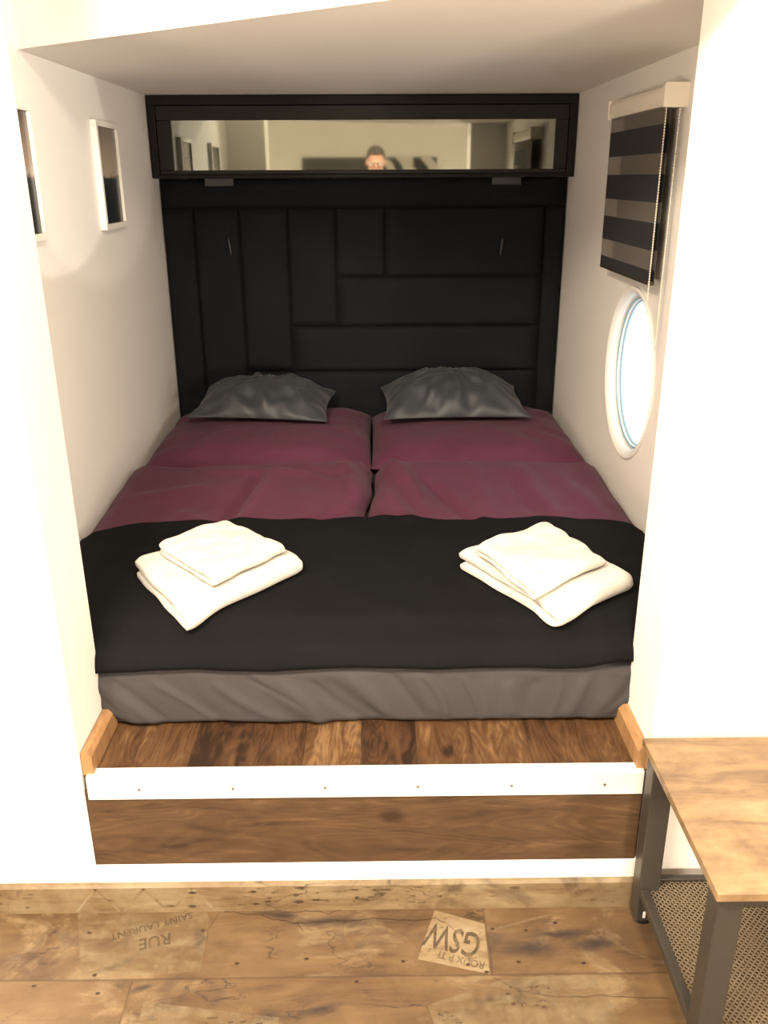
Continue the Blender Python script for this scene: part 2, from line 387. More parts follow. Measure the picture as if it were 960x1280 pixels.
struct('ceiling', box(-1.95, 1.85, -1.75, 2.55, RZ, RZ+.08), M['ceil'])
struct('ceiling_alcove', prism(bmesh.new(), [(XL, 2.462), (JR-.06, 1.484), (JR, YJ), (XR, YJ), (XR, YB), (XL, YB)], CZ, RZ), M['ceil'])
bm = box(-1.95, JL, YF, YJ, 0, RZ)
for v in bm.verts:
    if v.co.z > 1 and v.co.x > -1: v.co.x -= .013       # the old pier leans a little out of plumb
struct('wall_front_left', bm, M['wall'])
struct('wall_front_right', box(JR, 1.85, YF, YJ, 0, RZ), M['wall'])
struct('wall_left', box(XL-.12, XL, YJ, YB+.1, 0, RZ), M['wall'])
struct('wall_back', box(XL, XR, YB, YB+.1, 0, RZ), M['wall'])
struct('wall_rear', box(-1.95, 1.85, -1.85, -1.75, 0, RZ), M['wall'])
struct('wall_room_left', box(-2.05, -1.95, -1.85, YJ, 0, RZ), M['wall'])
struct('wall_room_right', box(1.85, 1.95, -1.85, YJ, 0, RZ), M['wall'])
# right alcove wall with the round opening
WY, WZ, WR = 2.755, 1.003, .262
def wall_hole():
    bm = bmesh.new(); y0, y1, z0, z1 = YJ, YB+.1, 0.0, RZ; X0, X1 = XR, XR+.052
    angs = sorted(set([2*PI*k/72 for k in range(72)] + [math.atan2(z-WZ, y-WY) % (2*PI) for y in (y0, y1) for z in (z0, z1)]))
    def rect(a):
        c, s = math.cos(a), math.sin(a); t = 1e9
        if c > 1e-9: t = min(t, (y1-WY)/c)
        if c < -1e-9: t = min(t, (y0-WY)/c)
        if s > 1e-9: t = min(t, (z1-WZ)/s)
        if s < -1e-9: t = min(t, (z0-WZ)/s)
        return (WY+c*t, WZ+s*t)
    L = []
    for X in (X0, X1):
        L.append(([bm.verts.new((X, WY+WR*math.cos(a), WZ+WR*math.sin(a))) for a in angs], [bm.verts.new((X, *rect(a))) for a in angs]))
    n = len(angs)
    for i in range(n):
        j = (i+1) % n
        bm.faces.new((L[0][0][i], L[0][0][j], L[0][1][j], L[0][1][i])); bm.faces.new((L[1][0][i], L[1][1][i], L[1][1][j], L[1][0][j]))
        bm.faces.new((L[0][0][i], L[1][0][i], L[1][0][j], L[0][0][j])); bm.faces.new((L[0][1][i], L[0][1][j], L[1][1][j], L[1][1][i]))
    return bm
struct('wall_right', wall_hole(), M['wall'])
# window
w1 = bpy.data.objects.new('window_1', None); C.objects.link(w1); w1['kind'] = 'structure'
link('surround', lathe_x(bmesh.new(), [(.800, .271), (.797, .267), (.799, .259), (.811, .244), (.838, .240), (.850, .240), (.850, .2615), (.805, .2615), (.805, .271)], WY, WZ), M['wall'], w1, True)
link('frame', lathe_x(bmesh.new(), [(.832, .2395), (.830, .236), (.834, .231), (.842, .229), (.870, .229), (.870, .2395)], WY, WZ), M['pvc'], w1)
link('gasket', lathe_x(bmesh.new(), [(.840, .230), (.840, .2255), (.846, .2255), (.846, .230)], WY, WZ), M['gasket'], w1)
link('gasket', lathe_x(bmesh.new(), [(.8345, .2345), (.8290, .2365), (.8285, .2335), (.8335, .2315)], WY, WZ), M['gasket'], w1)
bm = bmesh.new(); vs = [bm.verts.new((.848, WY+.228*math.cos(2*PI*k/72), WZ+.228*math.sin(2*PI*k/72))) for k in range(72)]
vb = [bm.verts.new((.854, v.co.y, v.co.z)) for v in vs]; bm.faces.new(vs); bm.faces.new(vb[::-1])
for k in range(72): bm.faces.new((vs[k], vs[(k+1) % 72], vb[(k+1) % 72], vb[k]))
link('pane', bm, M['glass'], w1)
# platform and its step front
bm = box(JL, JR, YF+.012, YJ, 0, PZ); bx(bm, XL, XR, YJ, YB, 0, PZ)
struct('floor_platform', bm, M['deck'])
struct('trim_1', box(JL, JR-.006, YF, YF+.012, .130, .335), M['riser'])
struct('trim_2', box(JL, JR, YF-.001, YF+.012, .076, .130, .001), M['whitetrim'])
bm = extrude_x(bmesh.new(), [(YF-.005, .315), (YF-.005, .370), (YF-.003, .374), (YF+.026, .3752), (YF+.027, .3725), (YF+.0005, .3715), (YF+.0005, .315)], JL+.008, JR-.008)
tr3 = struct('trim_3', bm, M['alu'])
for u in (-.524, -.319, -.117, .086, .292, .497):
    bm = bmesh.new(); bmesh.ops.create_cone(bm, segments=14, radius1=.0042, radius2=.0030, depth=.003, cap_ends=True)
    for v in bm.verts: v.co = Vector((u+v.co.x, YF-.0055-v.co.z*1.0, .341+v.co.y))
    link('screw', bm, M['screw'], tr3)
bm = extrude_x(bmesh.new(), [(YF, 0), (YF-.012, 0), (YF-.012, .072), (YF-.008, .079), (YF, .079)], -1.95, 1.85)
yb_ = YF-.0124                                     # the printed lozenges and dark flecks of the skirting's pattern
def bpoly(pts, mi):
    f = bm.faces.new([bm.verts.new((x, yb_, z)) for x, z in pts]); f.material_index = mi
for x in (-.655, -.545, -.435):
    bpoly([(x-.05, .004), (x-.042, .004), (x+.008, .070), (x, .070)], 1); bpoly([(x+.05, .004), (x+.058, .004), (x+.008, .070), (x, .070)], 1)
rb = random.Random(5)
for k in range(60):
    x, z = rb.choice((rb.uniform(-.88, .56), rb.uniform(-.32, .10))), rb.uniform(.012, .068); a, b = rb.uniform(.003, .016), rb.uniform(.0015, .0045)
    bpoly([(x+a*math.cos(t)*(1+.5*nz(t*2, x*30)), z+b*math.sin(t)*(1+.5*nz(t*2, x*30+5))) for t in lsp(0, 2*PI*.93, 14)], 2)
struct('baseboard_front', bm, [M['base'], M['patch'], M['stain']])
for nm, s, X in (('baseboard_left', 1, JL), ('baseboard_right', -1, JR)):
    bm = extrude_y(bmesh.new(), [(X, PZ), (X+s*.023, PZ), (X+s*.023, PZ+.046), (X+s*.014, PZ+.057), (X, PZ+.057)], YF+.006, YJ+.01)
    struct(nm, bm, M['skirt'])

# ------------------------------------------------------------------ bed
bed_x0, bed_x1 = XL+.012, XR-.012
FR = []
rs = random.Random(11)
for k in range(30):
    x = -.90 + 1.66*k/29 + rs.uniform(-.03, .03); t = (x+.62)/1.2
    lean = (.15 if t < .45 else .15 - .42*(t-.45))*rs.uniform(.6, 1.15)
    zt, zb = .535 - rs.uniform(0, .05)**1.0, .374 + rs.uniform(0, .03)
    FR.append((x, zt, x+lean, zb, rs.uniform(.008, .020), rs.uniform(.0015, .0060)*(1.25 if .2 < t < .7 else .6)*rs.choice((1, 1, -.7)), rs.uniform(-.012, .012)))
FR += [(-.66, .50, -.56, .385, .012, .004), (-.68, .43, -.60, .375, .014, -.005), (-.63, .52, -.50, .39, .010, -.002)]
def mattress():
    bm = bmesh.new(); rows = []
    prof = [(3.84, PZ+.02), (3.84, .53), (3.2, .538), (2.4, .538), (1.9, .538), (1.83, .538), (1.80, .536), (1.784, .530), (1.775, .520), (1.770, .508)]
    prof += [(1.768 + .004*((z-.44)/.07)**2, z) for z in lsp(.50, .392, 34)] + [(1.778, .382), (1.795, .3735), (1.86, .3735), (2.8, .3735), (3.82, .3735)]
    for x in lsp(bed_x0, bed_x1, 420):
        r = []
        edge = min(x-bed_x0, bed_x1-x); rd = .03*(1-min(1, edge/.03))**2
        for y, z in prof:
            dy = 0
            if y < 1.80 and .38 <= z <= .52:
                dy = -.012*math.tanh(3.0/.012*sum(crease(x, z, *c) for c in FR)) - .005*nz(x*6, z*8)
            r.append(bm.verts.new((x, y+dy + (rd if y < 2 else 0), z)))
        rows.append(r)
    n = len(prof)
    for a, b in zip(rows, rows[1:]):
        for k in range(n): bm.faces.new((a[k], b[k], b[(k+1) % n], a[(k+1) % n]))
    bm.faces.new(rows[0]); bm.faces.new(rows[-1][::-1])
    return bm
tag(link('mattress', mattress(), M['sheet'], None, True), 'wide mattress in a creased grey fitted sheet on the wooden platform', 'mattress')

CRL = [(-.40, 2.92, -.47, 2.50, .022, -.016), (-.36, 2.92, -.42, 2.5, .03, .010), (-.10, 2.62, -.18, 2.5, .02, -.012), (-.60, 2.95, -.20, 2.90, .03, .008),
       (-.80, 2.70, -.55, 2.78, .035, .008), (-.30, 2.98, -.08, 2.84, .02, -.009), (-.12, 3.0, -.06, 2.7, .03, .014), (-.62, 2.60, -.50, 2.46, .03, .007), (-.25, 2.75, -.2, 2.48, .04, .008)]
CRR = [(.10, 2.95, .16, 2.55, .025, .010), (.16, 2.85, .30, 2.5, .02, -.010), (.34, 2.98, .36, 2.55, .03, .010), (.25, 2.75, .33, 2.48, .02, .008),
       (.50, 2.95, .56, 2.5, .03, .009), (.45, 2.9, .50, 2.55, .02, -.008), (.05, 3.02, .10, 2.8, .03, .012), (.62, 2.9, .70, 2.5, .03, .007), (.03, 2.75, .12, 2.48, .025, .010)]
def gap_x(y): return -.018 + .012*math.sin(y*9) + .012*nz(y*7, 2.2)
def bedtop(x, y, seam=1.0):
    z = .602 + .010*nz(x*2.2, y*2.2, 1) + .0055*nz(x*7, y*7, 2) + .0025*nz(x*17+3, y*12, 6)*sst((y-2.3)/.25)
    z += .030*sst((y-2.4)/.7)
    cr = CRL if x < gap_x(y) else CRR
    f = sst((y-2.3)/.25)
    z += 1.5*sum(crease(x, y, *c) for c in cr)*f
    d = abs(x-gap_x(y)); k = .055*math.exp(-(d/.028)**1.5)
    z -= seam*k*(.10 + .90*sst((y-2.38)/.16))
    z -= .035*(1-sst((min(x-bed_x0, bed_x1-x))/.06))**2 * .6
    return z
def front_round(y):                     # how the covers roll over the front edge
    return .060*(1-sst((y-1.775)/.085))
def duvet(side):
    bm = bmesh.new(); x0, x1 = ((bed_x0+.004, None) if side < 0 else (None, bed_x1-.004))
    yb = 3.075
    ny, nx = 96, 84
    ts = [(.5-.5*math.cos(PI*i/(nx-1))) for i in range(nx)]; us = [(.5-.5*math.cos(PI*i/(ny-1))) for i in range(ny)]
    def pos(t, u):
        y = 1.80 + (yb-1.80)*u
        a = x0 if x0 is not None else gap_x(y)+.007; b = x1 if x1 is not None else gap_x(y)-.007
        x = a+(b-a)*t
        back = .022*nz(x*5, 8) - (.02 if side < 0 else -.012)*math.sin((x+.9)*4)
        y += back*sst((u-.6)/.4)
        return x, y
    def top(t, u):
        x, y = pos(t, u)
        e = min(1, (1-u)/.05); h = bedtop(x, y) - front_round(y)
        h = .545 + (h-.545)*math.sqrt(max(0, 1-(1-e)**2))
        return Vector((x, y, max(.5395, h)))
    def bot(t, u):
        x, y = pos(t, u); return Vector((x, y, .5385))
    slab(bm, ts, us, top, bot)
    return bm
tag(link('duvet', duvet(-1), M['purple'], None, True), 'plum duvet on the left half of the bed under the black blanket', 'duvet', 'plum duvets')
tag(link('duvet', duvet(1), M['purple'], None, True), 'plum duvet on the right half of the bed, beside the round window', 'duvet', 'plum duvets')

def puff(w, d, h, n=40, m=34, ears=.06, seed=0, wr=.006, flat=.35, p=3.2, ex=.55):
    """a filled pillow: seam outline drawn in between its four corner tips, puffed above and a little below"""
    bm = bmesh.new(); us = [math.sin(PI/2*t) for t in lsp(-1, 1, n)]; vs = [math.sin(PI/2*t) for t in lsp(-1, 1, m)]
    def xy(u, v): return (w/2*u*(1-ears*(1-v*v)), d/2*v*(1-ears*1.2*(1-u*u)))
    def H(u, v):
        f = max(0, (1-abs(u)**p)*(1-abs(v)**p))**ex
        ang = math.atan2(v, u); r = math.hypot(u, v)
        wob = wr*(nz(math.cos(ang)*5+seed, math.sin(ang)*5, r*1.2)+.7*nz(u*4+seed, v*4, 5))*(.3+r)
        return f, wob*f**.5
    def top(u, v):
        f, wv = H(u, v); x, y = xy(u, v); return Vector((x, y, h*f*(1-flat)+wv+.002))
    def bot(u, v):
        f, wv = H(u, v); x, y = xy(u, v); return Vector((x, y, -h*f*flat))
    slab(bm, us, vs, top, bot); return bm
def place(o, loc, rx=0, ry=0, rz=0):
    o.matrix_world = Matrix.Translation(loc) @ Matrix.Rotation(rz, 4, 'Z') @ Matrix.Rotation(rx, 4, 'X') @ Matrix.Rotation(ry, 4, 'Y'); return o
def bake(bm, loc, rx=0, ry=0, rz=0):
    bm.transform(Matrix.Rotation(rz, 4, 'Z') @ Matrix.Rotation(rx, 4, 'X') @ Matrix.Rotation(ry, 4, 'Y')); return bm
def pillow(x0, x1, y0, y1, seed, label):
    bm = puff(x1-x0, y1-y0, .118, 56, 44, .012, seed, .012, .30, 5.5)
    o = link('pillow', bm, M['purple'], None, True)
    o.location = ((x0+x1)/2, (y0+y1)/2, .5405+.118*.30+.002)
    return tag(o, label, 'pillow', 'plum bed pillows')
pillow(-.868, -.017, 3.10, 3.84, 1.3, 'flat plum pillow beneath the left grey cushion')
pillow(-.0165, .788, 3.10, 3.84, 7.9, 'flat plum pillow beneath the right grey cushion')
def cushion(loc, w, d, h, rx, ry, rz, seed, label):
    o = link('cushion', puff(w, d, h, 76, 64, .07, seed, .030, .16, 2.2, .72), M['cushion'], None, True)
    place(o, loc, rx, ry, rz)
    return tag(o, label, 'cushion', 'grey satin cushions')
cushion((-.462, 3.60, .705), .56, .38, .135, math.radians(5), math.radians(1.5), math.radians(-3), 3.1, 'shiny charcoal grey cushion lying on the left plum pillow')
cushion((.322, 3.60, .709), .59, .40, .160, math.radians(5.5), math.radians(0), math.radians(1.5), 12.4, 'shiny charcoal grey cushion lying on the right plum pillow')

def runner_z(x, y):
    return bedtop(x, max(y, 1.845), .12) + .010 - .012*(1-sst((y-1.819)/.05)) + .004*nz(x*5, y*5, 9) + crease(x, y, -.2, 2.1, .1, 1.85, .05, .006) + crease(x, y, .1, 2.3, .15, 1.9, .05, .005)
def runner():
    bm = bmesh.new(); xs = lsp(bed_x0+.002, bed_x1-.002, 150); us = lsp(0, 1, 90)
    # u runs from the hanging front hem over the edge and back over the covers
    def back(x): return 2.490 + .016*nz(x*3.2, 4) + .016*nz(x*9, 7) + .040*math.exp(-((x+.0)/.10)**2) - .085*sst((abs(x+.04)-.62)/.24)
    def pt(x, u, off):
        hang = .085
        if u < hang:
            t = u/hang; hem = .532 + .006*nz(x*4, 1.7) + .004*nz(x*11, 4) + .016*sst((x-.48)/.08)
            z = hem + (bedtop(x, 1.845) - .012 - hem)*math.sin(t*PI/2)
            y = 1.7640 + .055*(1-math.cos(t*PI/2)) - .003*math.sin(x*17) ; nrm = Vector((0, -math.cos(t*PI/2), math.sin(t*PI/2)))
        else:
            t = (u-hang)/(1-hang); y = 1.819 + (back(x)-1.819)*t
            z = runner_z(x, y) - .006*(1-sst(t/.1))
            nrm = Vector((0, 0, 1))
        return Vector((x, y, z)) + nrm*off
    slab(bm, xs, us, lambda x, u: pt(x, u, .006), lambda x, u: pt(x, u, .0005))
    return bm
tag(link('bed_runner', runner(), M['runner'], None, True), 'black blanket laid across the foot of the bed under the towels', 'blanket')

# ------------------------------------------------------------------ folded towels
def towel(name, c, z, th, label, seed, fold_t=.011, lay=3):
    """corners c: A,B,C,D on the ground plan; folded edge along B-C (s=1), open layers toward A-D.
    The cross-section is a zigzag of terry layers, run from A-B to D-C."""
    bm = bmesh.new(); A, B, Cc, D = [Vector((*p, 0)) for p in c]
    t = th/lay*.90; gap = (th - lay*t)/(lay-1)
    path = []                                   # centre-line of one long strip folded lay times
    for k in range(lay):
        zc = t/2 + k*(t+gap); s0, s1 = (0.02+.012*k, 1.0) if k % 2 == 0 else (1.0, 0.0)
        seg = [(s, zc) for s in lsp(s0, s1, 26)]
        if k: 
            r = (t+gap)/2; zc0 = zc - r; side = 1 if k % 2 else -1
            sx = 1.0 if side > 0 else 0.0
            path += [(sx + side*.055*math.sin(a), zc0 - r*math.cos(a)) for a in lsp(PI*.15, PI*.85, 6)]
        path += seg
    n = len(path); ws = [(.5-.5*math.cos(PI*i/21)) for i in range(22)]
    L = (B-A).length
    def P(s, w, zz):
        p = (A+(B-A)*s)*(1-w) + (D+(Cc-D)*s)*w
        x, y = p.x, p.y
        q = .006*nz(x*12, y*12, 3) + .003*nz(x*30, y*30)
        base = runner_z(x, y) + .0075 + (z if z == 0 else z + q + .003)
        sag = -.010*(max(0, abs(w-.5)*2-.75)/.25)**2*(zz/th)
        ed = .006*nz(s*4, w*5+seed, zz*90)
        return Vector((x+ed, y+ed*.7, base + max(.0008, zz + q*(zz/th) + sag)))
    rows = []
    for w in ws:
        up, dn = [], []
        for i, (s, zc) in enumerate(path):
            s2, z2 = path[min(i+1, n-1)]; s1, z1 = path[max(i-1, 0)]
            d = Vector(((s2-s1)*L, z2-z1)); d.normalize(); nv = Vector((-d.y, d.x))*(t/2*(1-.35*max(0, abs(w-.5)*2-.9)/.1))
            up.append(bm.verts.new(P(s+nv.x/L, w, zc+nv.y))); dn.append(bm.verts.new(P(s-nv.x/L, w, zc-nv.y)))
        rows.append((up, dn))
    for (u0, d0), (u1, d1) in zip(rows, rows[1:]):
        for i in range(n-1):
            bm.faces.new((u0[i], u0[i+1], u1[i+1], u1[i])); bm.faces.new((d0[i+1], d0[i], d1[i], d1[i+1]))
        bm.faces.new((u0[0], u1[0], d1[0], d0[0])); bm.faces.new((u0[-1], d0[-1], d1[-1], u1[-1]))
    for (u0, d0), fl in ((rows[0], 1), (rows[-1], -1)):
        for i in range(n-1): bm.faces.new((u0[i], d0[i], d0[i+1], u0[i+1]) if fl > 0 else (u0[i+1], d0[i+1], d0[i], u0[i]))
    o = link(name, bm, M['towel'], None, True)
    o.modifiers.new('smooth', 'SUBSURF').levels = 1; o.modifiers['smooth'].render_levels = 1
    return tag(o, label, 'towel', 'folded white towels')
TB = 0.0
towel('bath_towel', [(-.628, 2.083), (-.449, 1.811), (-.205, 2.100), (-.351, 2.308)][0:1] + [(-.449, 1.811), (-.205, 2.100), (-.372, 2.300)], TB, .060, 'larger folded white towel at the bottom of the left pile', 2.0, lay=2)
towel('hand_towel', [(-.566, 2.105), (-.394, 1.885), (-.245, 2.077), (-.407, 2.246)], TB+.062, .036, 'smaller folded white towel on top of the left pile', 9.0, lay=2)
towel('bath_towel', [(.502, 2.265), (.622, 1.975), (.404, 1.815), (.215, 2.127)], TB, .060, 'larger folded white towel at the bottom of the right pile', 5.0, lay=2)
towel('hand_towel', [(.255, 2.066), (.357, 1.830), (.560, 1.99), (.479, 2.215)], TB+.062, .036, 'smaller folded white towel on top of the right pile', 14.0, lay=2)

# ------------------------------------------------------------------ headboard
hb = empty('headboard', (-.04, 3.87, PZ), 'black padded headboard of nested rectangular panels behind the cushions', 'headboard')
def hpart(name, bm, m, smooth=False):
    o = link(name, bm, m, hb, smooth); o.matrix_parent_inverse = Matrix.Translation(-Vector(hb.location)); return o
HX0, HX1, HT = XL+.006, XR-.006, 1.588
hpart('backing_board', box(HX0, HX1, 3.868, 3.898, PZ+.002, HT), M['head'])
rects = [(HX0, HX1, 1.478, HT), (HX0, -.753, .545, 1.478), (-.753, -.564, .545, 1.478), (-.564, -.362, .79, 1.478), (-.362, -.16, .986, 1.478),
         (-.16, .045, 1.194, 1.478), (.045, .715, 1.194, 1.478), (-.16, .715, .986, 1.194), (-.362, .715, .79, .986), (-.564, .715, .545, .79), (.715, HX1, .545, 1.478)]
for (a, b, c, d) in rects:
    bm = bmesh.new(); g = .0035
    us = lsp(0, 1, 22)
    def f(u, v, a=a, b=b, c=c, d=d):
        x = a+g+(b-a-2*g)*u; z = c+g+(d-c-2*g)*v
        e = min(x-a, b-x, z-c, d-z); k = min(1, e/.030)
        return Vector((x, 3.868 - .003 - .019*math.sqrt(max(0, 1-(1-k)**2)) - .001*nz(x*9, z*9), z))
    slab(bm, us, us, f, lambda u, v, a=a, b=b, c=c, d=d: Vector((a+g+(b-a-2*g)*u, 3.868, c+g+(d-c-2*g)*v)))
    hpart('padded_panel', bm, M['head'], True)
for x, z0, z1, dx in ((-.605, 1.285, 1.36, .010), (.535, 1.278, 1.353, -.004)):
    bm = bmesh.new(); tube(bm, [(x-dx/2, 3.843, z1), (x-dx/2, 3.838, z1-.006), (x, 3.836, (z0+z1)/2), (x+dx/2, 3.838, z0+.006), (x+dx/2, 3.843, z0)], .0055, 10)
    o = hpart('hook', bm, M['steel'], True); o['label'] = 'small grey metal hook'

# ------------------------------------------------------------------ wall cabinet above the headboard
cb = empty('wall_cabinet', (-.04, 3.82, 1.59), 'long dark wooden wall cabinet with a reflective glass front above the headboard', 'cabinet')
def cpart(name, bm, m, par=None, smooth=False):
    o = link(name, bm, m, par or cb, smooth)
    if not par: o.matrix_parent_inverse = Matrix.Translation(-Vector(cb.location))
    return o
X0, X1, Z0, Z1, Y0, Y1 = XL+.004, XR-.004, 1.590, 1.8905, 3.752, 3.898
bm = bmesh.new(); T = .030
bx(bm, X0, X1, Y0, Y1, Z1-.034, Z1, .003); bx(bm, X0, X1, Y0, Y1, Z0, Z0+.014, .002)
bx(bm, X0, X0+T, Y0, Y1, Z0+.012, Z1-.033, .003); bx(bm, X1-T, X1, Y0, Y1, Z0+.012, Z1-.033, .003)
bx(bm, X0+T, X1-T, 3.885, Y1, Z0+.012, Z1-.033)
cpart('casing', bm, M['cab'])
gx0, gx1, gz0, gz1 = X0+.088, X1-.082, Z0+.030, Z1-.088
bm = bmesh.new(); yd = Y0+.006
bx(bm, X0+T+.002, X1-T-.002, yd, yd+.020, gz1, Z1-.036, .002); bx(bm, X0+T+.002, X1-T-.002, yd, yd+.020, Z0+.015, gz0, .002)
bx(bm, X0+T+.002, gx0, yd, yd+.020, gz0+.001, gz1-.001, .002); bx(bm, gx1, X1-T-.002, yd, yd+.020, gz0+.001, gz1-.001, .002)
door = cpart('door', bm, M['cabin'])
bm = bmesh.new()
bx(bm, gx0-.004, gx1+.004, yd+.008, yd+.012, gz0-.004, gz1+.004)
gl = link('glass_pane', bm, M['mirror'], door); gl['label'] = 'reflective glass pane'
for xa, xb in ((-.676, -.562), (.475, .592)):
    bm = bmesh.new(); bx(bm, xa, xb, Y0+.004, Y0+.014, 1.560, 1.602, .002); bx(bm, xa+.006, xb-.006, Y0+.002, Y0+.07, 1.584, 1.5895, .001)
    cpart('mounting_bracket', bm, M['steel'])

# ------------------------------------------------------------------ framed photographs on the left wall
def picture(y0, y1, z0, z1, label):
    p = empty('framed_photo', (XL+.01, (y0+y1)/2, z0), label, 'picture', 'framed photographs on the left wall')
    def pp(name, bm, m):
        o = link(name, bm, m, p); o.matrix_parent_inverse = Matrix.Translation(-Vector(p.location)); return o
    fw, fd = .018, .021; bm = bmesh.new(); a = XL+.0005
    bx(bm, a, a+fd, y0, y1, z1-fw, z1, .0015); bx(bm, a, a+fd, y0, y1, z0, z0+fw, .0015)
    bx(bm, a, a+fd, y0, y0+fw, z0+fw, z1-fw, .0015); bx(bm, a, a+fd, y1-fw, y1, z0+fw, z1-fw, .0015)
    pp('frame', bm, M['frame'])
    o = pp('print', box(a, a+.012, y0+fw-.002, y1-fw+.002, z0+fw-.002, z1-fw+.002), M['photo'])
picture(2.992, 3.245, 1.434, 1.764, 'white framed dusk photo on the left wall nearer the headboard')
picture(2.192, 2.445, 1.440, 1.768, 'white framed dusk photo on the left wall, half hidden by the front pier')

# ------------------------------------------------------------------ zebra blind on the right wall
bl = empty('roller_blind', (.78, 2.74, 1.31), 'black and grey striped roller blind on the right wall above the round window', 'blind')
def bp(name, bm, m, smooth=False, par=None):
    o = link(name, bm, m, par or bl, smooth)
    if not par: o.matrix_parent_inverse = Matrix.Translation(-Vector(bl.location))
    return o
by0, by1 = 2.468, 3.03
bm = extrude_y(bmesh.new(), [(.804, 1.758), (.804, 1.810), (.760, 1.810), (.750, 1.806), (.745, 1.796), (.745, 1.770), (.750, 1.760), (.757, 1.758)], by0, by1)
bp('cassette', bm, M['blindwhite'])
bm = extrude_y(bmesh.new(), [(.8045, 1.755), (.8045, 1.813), (.745, 1.813), (.741, 1.809), (.741, 1.759), (.745, 1.755)], by0-.016, by0)
bp('end_cap', bm, M['blindwhite'])
bm = extrude_y(bmesh.new(), [(.8045, 1.757), (.8045, 1.811), (.745, 1.811), (.743, 1.809), (.743, 1.759), (.745, 1.757)], by1, by1+.008)
bp('end_cap', bm, M['blindwhite'])
bp('shade_fabric', box(.7535, .7545, by0+.008, by1-.008, 1.318, 1.7585), M['zebra'])
bp('shade_fabric', box(.7705, .7715, by0+.012, by1-.10, 1.318, 1.7585), M['zebra'])
bp('bottom_bar', box(.752, .773, by0+.008, by1-.01, 1.308, 1.319, .003), M['blackmetal'])
bm = bmesh.new()
def bead(c, r):
    t = bmesh.new(); bmesh.ops.create_icosphere(t, subdivisions=1, radius=r); merge(bm, t, 0, Matrix.Translation(c))
path = [(.752, by0-.008, z) for z in lsp(1.757, 1.14, 90)] + [(.752+.0175+.0175*-math.cos(a), by0-.008, 1.14-.0175*math.sin(a)) for a in lsp(0, PI, 8)] + [(.787, by0-.008, z) for z in lsp(1.14, 1.757, 90)]
for p in path: bead(p, .0026)
tube(bm, path, .0009, 5)
bp('bead_chain', bm, M['blindwhite'], True)

# ------------------------------------------------------------------ side table at the right
tb = empty('side_table', (1.03, 1.36, 0), 'rustic brown bench table with black metal legs against the white wall', 'table')
def tp(name, bm, m, smooth=False, par=None):
    o = link(name, bm, m, par or tb, smooth)
    if not par: o.matrix_parent_inverse = Matrix.Translation(-Vector(tb.location))
    return o
TX0, TX1, TY0, TY1, TZ = .566, 1.50, 1.137, 1.575, .467
tp('tabletop', box(TX0, TX1, TY0, TY1, TZ-.017, TZ, .0012), M['table'])
lw = .046
for x in (TX0+.011, TX1-.011-lw):
    for y in (TY0+.016, TY1-.012-lw):
        lg = tp('leg', box(x, x+lw, y, y+lw, .016, TZ-.0175, .003), M['blackmetal'])
        bm = bmesh.new(); bmesh.ops.create_cone(bm, segments=20, radius1=.016, radius2=.018, depth=.016, cap_ends=True, matrix=Matrix.Translation((x+lw/2, y+lw/2, .008)))
        o = link('foot', bm, M['foot'], lg)
        bm = box(x+.016, x+.022, y-.0012, y+.001, .026, .044, .0006)
        o = link('level_slot', bm, M['glide'], lg)
rz0, rz1 = .088, .110
for y in (TY0+.026, TY1-.030): tp('shelf_rail', box(TX0+.011+lw, TX1-.011-lw, y, y+.014, rz0, rz1, .002), M['blackmetal'])
for x in (TX0+.014, TX1-.011-lw+.006): tp('shelf_rail', box(x, x+.020, TY0+.016+lw, TY1-.012-lw, rz0, rz1, .002), M['blackmetal'])
for y in (TY0+.02, TY1-.04): tp('apron', box(TX0+.011+lw, TX1-.011-lw, y, y+.02, TZ-.05, TZ-.0175, .002), M['blackmetal'])
def mesh_shelf():
    bm = bmesh.new(); x0, x1, y0, y1 = TX0+.030, TX1-.030, TY0+.036, TY1-.030; zz = .101
    px, py = .0125, .0064; w = .0011
    ny = int((y1-y0)/py); nx = int((x1-x0)/px)
    def strip(a, b):
        d = Vector((b[0]-a[0], b[1]-a[1], 0)).normalized(); n = Vector((-d.y, d.x, 0))*w
        A, B = Vector((*a, zz)), Vector((*b, zz)); up = Vector((0, 0, .0022))
        v = [bm.verts.new(p) for p in (A-n, B-n, B+n, A+n, A-n+up, B-n+up*1.0, B+n+up, A+n+up)]
        for q in ((4, 5, 6, 7), (3, 2, 1, 0), (0, 1, 5, 4), (2, 3, 7, 6)): bm.faces.new([v[i] for i in q])
    for j in range(ny):
        for i in range(nx):
            x = x0+(i+(.5 if j % 2 else 0))*px; y = y0+j*py
            strip((x, y), (x+px/2, y+py)); strip((x, y), (x-px/2, y+py))
    return bm
tp('mesh_shelf', mesh_shelf(), M['mesh'])

# ------------------------------------------------------------------ the room behind: canvas and the person with the phone, both seen in the cabinet glass
def mat_canvas():
    g = G('printed_canvas'); X = g.xyz()
    wv = g.node('ShaderNodeTexWave', {'Vector': g.vec(X[0], X[2], 0.0), 'Scale': 2.6, 'Distortion': 7.0, 'Detail': 2.0}, wave_type='BANDS', bands_direction='DIAGONAL').outputs['Fac']
    z = g.ramp(wv, (.40, (.02, .02, .02)), (.52, (.55, .52, .48)))
    d = g.mix(g.noise(g.co, 6, 4), (.05, .052, .05), (.09, .09, .085))
    return g.bsdf(g.mix(g.ramp(g.ma('ADD', X[0], .5), (.60, 0.0), (.63, 1.0)), d, z), .7)
M['canvas'] = mat_canvas()
cv = empty('wall_canvas', (-.03, -1.735, 1.10), 'wide dark canvas with a striped right end, mirrored in the cabinet glass', 'picture')
o = link('canvas', box(-.70, .62, -1.735, -1.715, 1.11, 1.775, .004), M['canvas'], cv); o.matrix_parent_inverse = Matrix.Translation(-Vector(cv.location))
